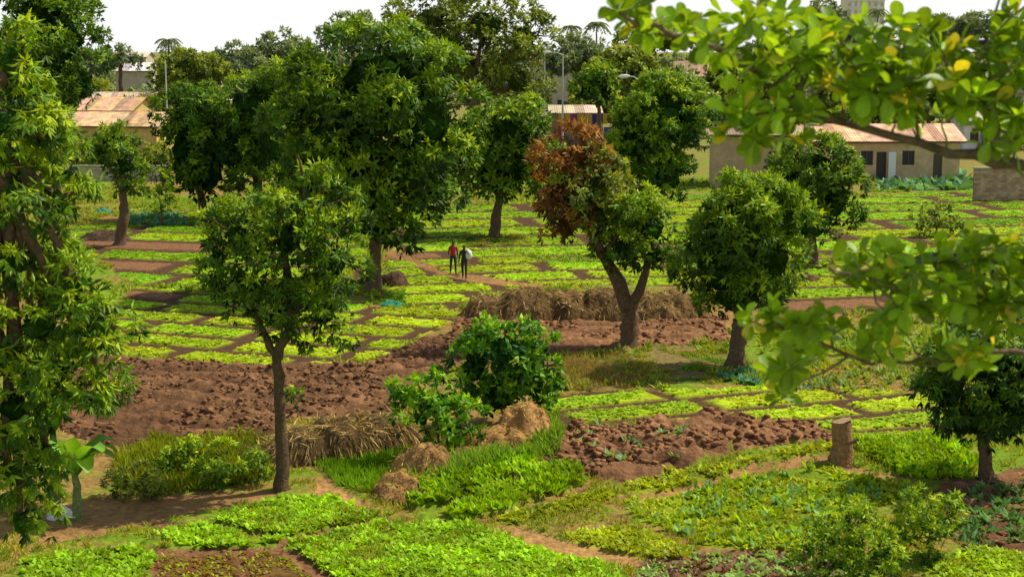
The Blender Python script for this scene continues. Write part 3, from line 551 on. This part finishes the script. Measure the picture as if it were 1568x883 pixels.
def wall(name,xa,xb,Y,Yb,h,col,cap):
    e=MB(); rows=int(h/.2)
    L=math.hypot(xb-xa,Yb-Y); box(e,0,L,0,.18,-.2,h,np.array(col)*.75)
    for r in range(rows):
        for c in range(int(L/.42)):
            x=c*.42+(.21 if r%2 else 0)
            if x+.4>L: continue
            box(e,x,x+.4,-.012,-.002,r*.2,r*.2+.185,np.array(col)*rng.uniform(.7,1.25))
    box(e,-.03,L+.03,-.04,.22,h+.002,h+.1,cap)
    o=e.build(name,[PLAST]); o.location=(xa,Y,0); o.rotation_euler[2]=math.atan2(Yb-Y,xb-xa)
wall('block_wall',X(1484,130),X(1640,132),130,132,2.8,(.42,.31,.19),(.6,.52,.38))
wall('block_wall',X(100,150),X(262,150),150,150,1.5,(.42,.37,.26),(.5,.45,.32))
def tower():
    Yd=620; e=empty('apartment_tower',(X(1311,Yd),Yd,0)); w=X(1340,Yd)-X(1284,Yd); h=34; mb=MB(); box(mb,-w/2,w/2,0,12,-1,h,(.80,.72,.50)); 
    for k in (-.35,0,.35): box(mb,w*k-.5,w*k+.5,-.4,-.003,0,h+.6,(.8,.78,.68))
    mb.build('walls',[PLAST],e); m2=MB()
    for r in range(11):
        for k in (-.43,-.26,-.1,.1,.26,.43): box(m2,w*k-.5,w*k+.5,-.05,-.004,2+r*3,3.4+r*3,(.5,.48,.44))
        box(m2,-w/2-.2,w/2+.2,-.6,-.41,1+r*3,1.25+r*3,(.8,.76,.65))
    m2.build('windows',[METAL],e)
tower()
def lamp(x,ytop,Yd,arm=1.5,dbl=False):
    mb=MB(); t=at(x,ytop,Yd); g=(.5,.5,.5); tube(mb,[(t[0],Yd,-.2),(t[0],Yd,t[2]*.5),(t[0],Yd,t[2])],[.14,.11,.08],g,0,8,0)
    for s in ((1,-1) if dbl else (-1,)):
        if arm: 
            tube(mb,[(t[0],Yd,t[2]-.05),(t[0]+s*arm*.5,Yd,t[2]+.25),(t[0]+s*arm,Yd,t[2]+.3)],[.06,.05,.05],g,0,6,0)
            q=np.array([t[0]+s*arm,Yd,t[2]+.3]); tube(mb,[q+[-s*.1,0,0],q+[s*.2,0,0],q+[s*.7,0,-.03],q+[s*.9,0,-.05]],[.08,.17,.16,.05],(.75,.75,.75),0,8,0)
    mb.build('street_lamp' if arm else 'utility_pole',[METAL])
lamp(862,84,190); lamp(437,95,210,.9,True); lamp(978,122,140,.9); lamp(253,92,200,0); lamp(1526,50,260,.8); lamp(834,75,240,0); lamp(1547,65,250,0)
def laundry():
    mb=MB(); Yd=198; a=X(850,Yd); b=X(945,Yd)
    for lvl,(zz,yy) in enumerate([(4.6,0),(3.0,-1.5)]):
        for x in (a,b): tube(mb,[(x,Yd+yy,-.2),(x,Yd+yy,zz+.2)],[.06,.05],(.2,.15,.1),0,6,0)
        tube(mb,[(a,Yd+yy,zz),((a+b)/2,Yd+yy,zz-.12),(b,Yd+yy,zz)],[.02]*3,(.3,.3,.3),0,5,0)
        x=a+.3; cols=[(.05,.08,.3),(.35,.05,.04),(.6,.6,.6),(.03,.03,.05),(.3,.05,.2),(.05,.2,.25),(.5,.35,.05),(.05,.05,.2),(.2,.03,.05)]
        while x<b-.8:
            w=rng.uniform(.5,.9); hh=rng.uniform(.8,1.6); c=np.array(cols[rng.integers(len(cols))])*.9; n=6; X_=np.linspace(x,x+w,n); wv=.06*np.sin(np.arange(n)*1.9)
            v=np.concatenate([np.stack([X_,Yd+yy+wv*.3,np.full(n,zz-.03)],1),np.stack([X_+.02,Yd+yy+wv,np.full(n,zz-hh)+.05*wv],1)]); j=np.arange(n-1); mb.add(v,np.stack([j,j+1,j+n+1,j+n],1),c,0); x+=w+.08
    mb.build('clothes_line',[CLOTH])
laundry()
def tarp(x,y,r,h,col,name='teal_net_pile'):
    p=gp(x,y); mb=MB(); n=26; t=np.linspace(-1,1,n); XX,YY=np.meshgrid(t,t); d=np.sqrt(XX**2+YY**2); Z=h*np.clip(1-d**2,0,1)*(.4+1.2*fbm(XX*3+5,YY*3+x,3))-.03
    v=np.stack([p[0]+XX*r,p[1]+YY*r,Z+.12*(d<1)],2).reshape(-1,3); i=(np.arange(n-1)[:,None]*n+np.arange(n-1)[None]).ravel(); mb.add(v,np.stack([i,i+1,i+n+1,i+n],1),col,0); mb.build(name,[CLOTH])
tarp(601,469,.6,.22,(.02,.24,.17)); tarp(158,327,.7,.35,(.03,.22,.17)); tarp(92,792,.35,.25,(.7,.7,.7),'white_sack')
# ---------------- people ----------------
def person(name,x,y,shirt,pants,yaw,stride=.22,sack=False):
    root=empty(name,tuple(gp(x,y,.06))); root.rotation_euler[2]=yaw
    V=[];E=[];R=[]
    def add(p,r,par=None):
        V.append(p);R.append(r)
        if par is not None: E.append((par,len(V)-1))
        return len(V)-1
    s=stride
    pel=add((0,0,.95),(.15,.11)); wa=add((0,0,1.10),(.135,.10),pel); ch=add((0,.0,1.30),(.165,.12),wa); nk0=add((0,0,1.44),(.10,.08),ch); nk=add((0,-.01,1.52),(.055,.055),nk0)
    h1=add((0,-.025,1.60),(.078,.088),nk); h2=add((0,-.02,1.69),(.082,.098),h1); h3=add((0,-.01,1.745),(.055,.065),h2)
    hands=[]
    for sg in(1,-1):
        f=s*sg
        hp=add((.095*sg,0,.90),(.095,.10),pel); kn=add((.10*sg,-f*.6-.03,.50),(.062,.065),hp); cf=add((.10*sg,-f*.75+.02,.34),(.056,.06),kn)
        an=add((.10*sg,-f*1.0+.04,.09),(.038,.042),cf); hl=add((.105*sg,-f-.02,.045),(.042,.038),an); add((.12*sg,-f-.15,.03),(.038,.025),hl)
        sh=add((.17*sg,0,1.40),(.07,.07),nk0); el=add((.235*sg,f*.25+.02,1.13),(.045,.047),sh)
        if sack and sg==1: wr=add((.20*sg,-.12,1.33),(.028,.03),el)
        else: wr=add((.235*sg,f*.6-.12,.90),(.026,.03),el)
        w=np.array(V[wr]); dr=nrm(w-np.array(V[el])); pm=add(tuple(w+dr*.07),(.038,.018),wr); hands.append((w,dr,sg))
    def skin(V,E,R,nm,sub=2):
        me=bpy.data.meshes.new(nm); me.from_pydata([tuple(map(float,p)) for p in V],E,[]); o=bpy.data.objects.new(nm,me); bpy.context.scene.collection.objects.link(o)
        o.modifiers.new('s','SKIN')
        for i,r in enumerate(R): me.skin_vertices[0].data[i].radius=r; me.skin_vertices[0].data[i].use_root=(i==0)
        sb=o.modifiers.new('d','SUBSURF'); sb.levels=sub; sb.render_levels=sub
        dg=bpy.context.evaluated_depsgraph_get(); m=bpy.data.meshes.new_from_object(o.evaluated_get(dg)); bpy.data.objects.remove(o); 
        o=bpy.data.objects.new(nm,m); bpy.context.scene.collection.objects.link(o); o.parent=root
        for p in m.polygons: p.use_smooth=True
        return o
    def solid(nm,c,ro=.8):
        m,nt,b=newmat(nm); nz=nt.nodes.new('ShaderNodeTexNoise'); nz.inputs['Scale'].default_value=12; mx=nt.nodes.new('ShaderNodeMixRGB'); mx.inputs[1].default_value=(*[q*.8 for q in c],1); mx.inputs[2].default_value=(*[min(1,q*1.2) for q in c],1); nt.links.new(nz.outputs[0],mx.inputs[0]); nt.links.new(mx.outputs[0],b.inputs['Base Color']); b.inputs['Roughness'].default_value=ro; return m
    SK=solid('skin',(.075,.038,.022),.5); SH=solid('shirt',shirt); PA=solid('trousers',pants); HR=solid('hair',(.012,.01,.009)); SHO=solid('shoes',(.03,.025,.02))
    body=skin(V,E,R,'body'); m=body.data
    for q in (SK,SH,PA,HR,SHO): m.materials.append(q)
    for p in m.polygons:
        c=p.center; i=0
        if c.z<.085: i=4
        elif c.z<.98 and abs(c.x)<.2 : i=2
        elif c.z<1.47 and (c.z>1.14 or abs(c.x)<.185) and not(sack and c.y<-.14): i=1
        if c.z>1.68 or (c.z>1.6 and c.y>.02): i=3
        p.material_index=i
    for w,dr,sg in hands:
        sd=np.array([0,1.,0]); sd=nrm(sd-dr*np.dot(sd,dr)); inn=nrm(np.cross(dr,sd))*1.0
        if inn[0]*sg>0: inn=-inn
        for k,(o,l) in enumerate([(-.03,.07),(-.01,.08),(.01,.075),(.028,.06)]):
            b0=w+dr*.075+sd*o; skin([b0,b0+dr*l*.5+inn*.005,b0+dr*l*.85+inn*.03,b0+dr*l+inn*.045],[(0,1),(1,2),(2,3)],[(.009,.009)]*4,'finger_%d'%(k+1),1).data.materials.append(SK)
        b0=w+dr*.03-sd*.02; skin([b0,b0-sd*.03+dr*.03,b0-sd*.035+dr*.06+inn*.02],[(0,1),(1,2)],[(.011,.011)]*3,'thumb',1).data.materials.append(SK)
    def blob(nm,c,r,mat):
        me=bpy.data.meshes.new(nm); import bmesh; bm=bmesh.new(); bmesh.ops.create_uvsphere(bm,u_segments=12,v_segments=8,radius=1); 
        for v in bm.verts: v.co=Vector((c[0]+v.co.x*r[0],c[1]+v.co.y*r[1],c[2]+v.co.z*r[2]))
        bm.to_mesh(me); bm.free(); o=bpy.data.objects.new(nm,me); bpy.context.scene.collection.objects.link(o); o.parent=root; me.materials.append(mat)
        for p in me.polygons: p.use_smooth=True
        return o
    blob('nose',(0,-.115,1.635),(.016,.02,.022),SK); blob('ear',(.082,-.01,1.64),(.012,.02,.03),SK); blob('ear',(-.082,-.01,1.64),(.012,.02,.03),SK)
    EY=solid('eye',(.6,.6,.55),.3); MO=solid('lips',(.12,.04,.035),.5)
    for q in(.032,-.032): blob('eye',(q,-.105,1.665),(.013,.008,.008),EY)
    blob('mouth',(0,-.108,1.595),(.028,.009,.009),MO)
    if sack:
        WH=solid('sack_cloth',(.75,.75,.72)); o=blob('sack',(.19,.05,1.26),(.20,.17,.27),WH)
        for v in o.data.vertices: v.co.z+=.02*math.sin(v.co.x*40); v.co.x*=1+.15*(1.3-v.co.z)
    root.scale=(1.12,1.12,1.08)
    return root
person('walking_man',694,419,(.42,.03,.035),(.03,.035,.06),.25,.16)
person('walking_person_with_sack',711,427,(.03,.03,.035),(.035,.03,.03),-.1,.2,True)
# ---------------- light, world, camera ----------------
el=math.radians(53); az=math.radians(66)
d=Vector((math.sin(az)*math.cos(el),math.cos(az)*math.cos(el),math.sin(el)))
sl=bpy.data.lights.new('sun','SUN'); sl.energy=5.0; sl.angle=math.radians(.5); sl.color=(1,.93,.74); so=bpy.data.objects.new('sun',sl); so.rotation_euler=d.to_track_quat('Z','Y').to_euler(); bpy.context.scene.collection.objects.link(so)
w=bpy.data.worlds.new('World'); bpy.context.scene.world=w; w.use_nodes=True; nt=w.node_tree; sk=nt.nodes.new('ShaderNodeTexSky'); sk.sky_type='NISHITA'; sk.sun_disc=False
sk.sun_elevation=el; sk.sun_rotation=az; sk.dust_density=1.5; sk.air_density=1.0
tc=nt.nodes.new('ShaderNodeTexCoord'); sp=nt.nodes.new('ShaderNodeSeparateXYZ'); nt.links.new(tc.outputs['Generated'],sp.inputs[0])
mr=nt.nodes.new('ShaderNodeMapRange'); mr.inputs['From Min'].default_value=.04; mr.inputs['From Max'].default_value=.35; mr.inputs['To Min'].default_value=.98; mr.inputs['To Max'].default_value=.08; nt.links.new(sp.outputs['Z'],mr.inputs['Value'])
mx=nt.nodes.new('ShaderNodeMixRGB'); nt.links.new(mr.outputs[0],mx.inputs[0]); nt.links.new(sk.outputs[0],mx.inputs[1]); mx.inputs[2].default_value=(9.0,9.1,9.0,1)
nt.links.new(mx.outputs[0],nt.nodes['Background'].inputs[0]); nt.nodes['Background'].inputs[1].default_value=.112
cam=bpy.data.cameras.new('camera'); co=bpy.data.objects.new('camera',cam); bpy.context.scene.collection.objects.link(co); co.location=(0,0,EYE); co.rotation_euler=(math.pi/2-T,0,0)
cam.sensor_width=36; cam.lens=36*F/CW; cam.clip_end=9000; cam.clip_start=.1; cam.dof.use_dof=True; cam.dof.focus_distance=75; cam.dof.aperture_fstop=3.6
sc=bpy.context.scene; sc.camera=co; sc.view_settings.view_transform='Standard'; sc.view_settings.look='None'; sc.view_settings.exposure=0
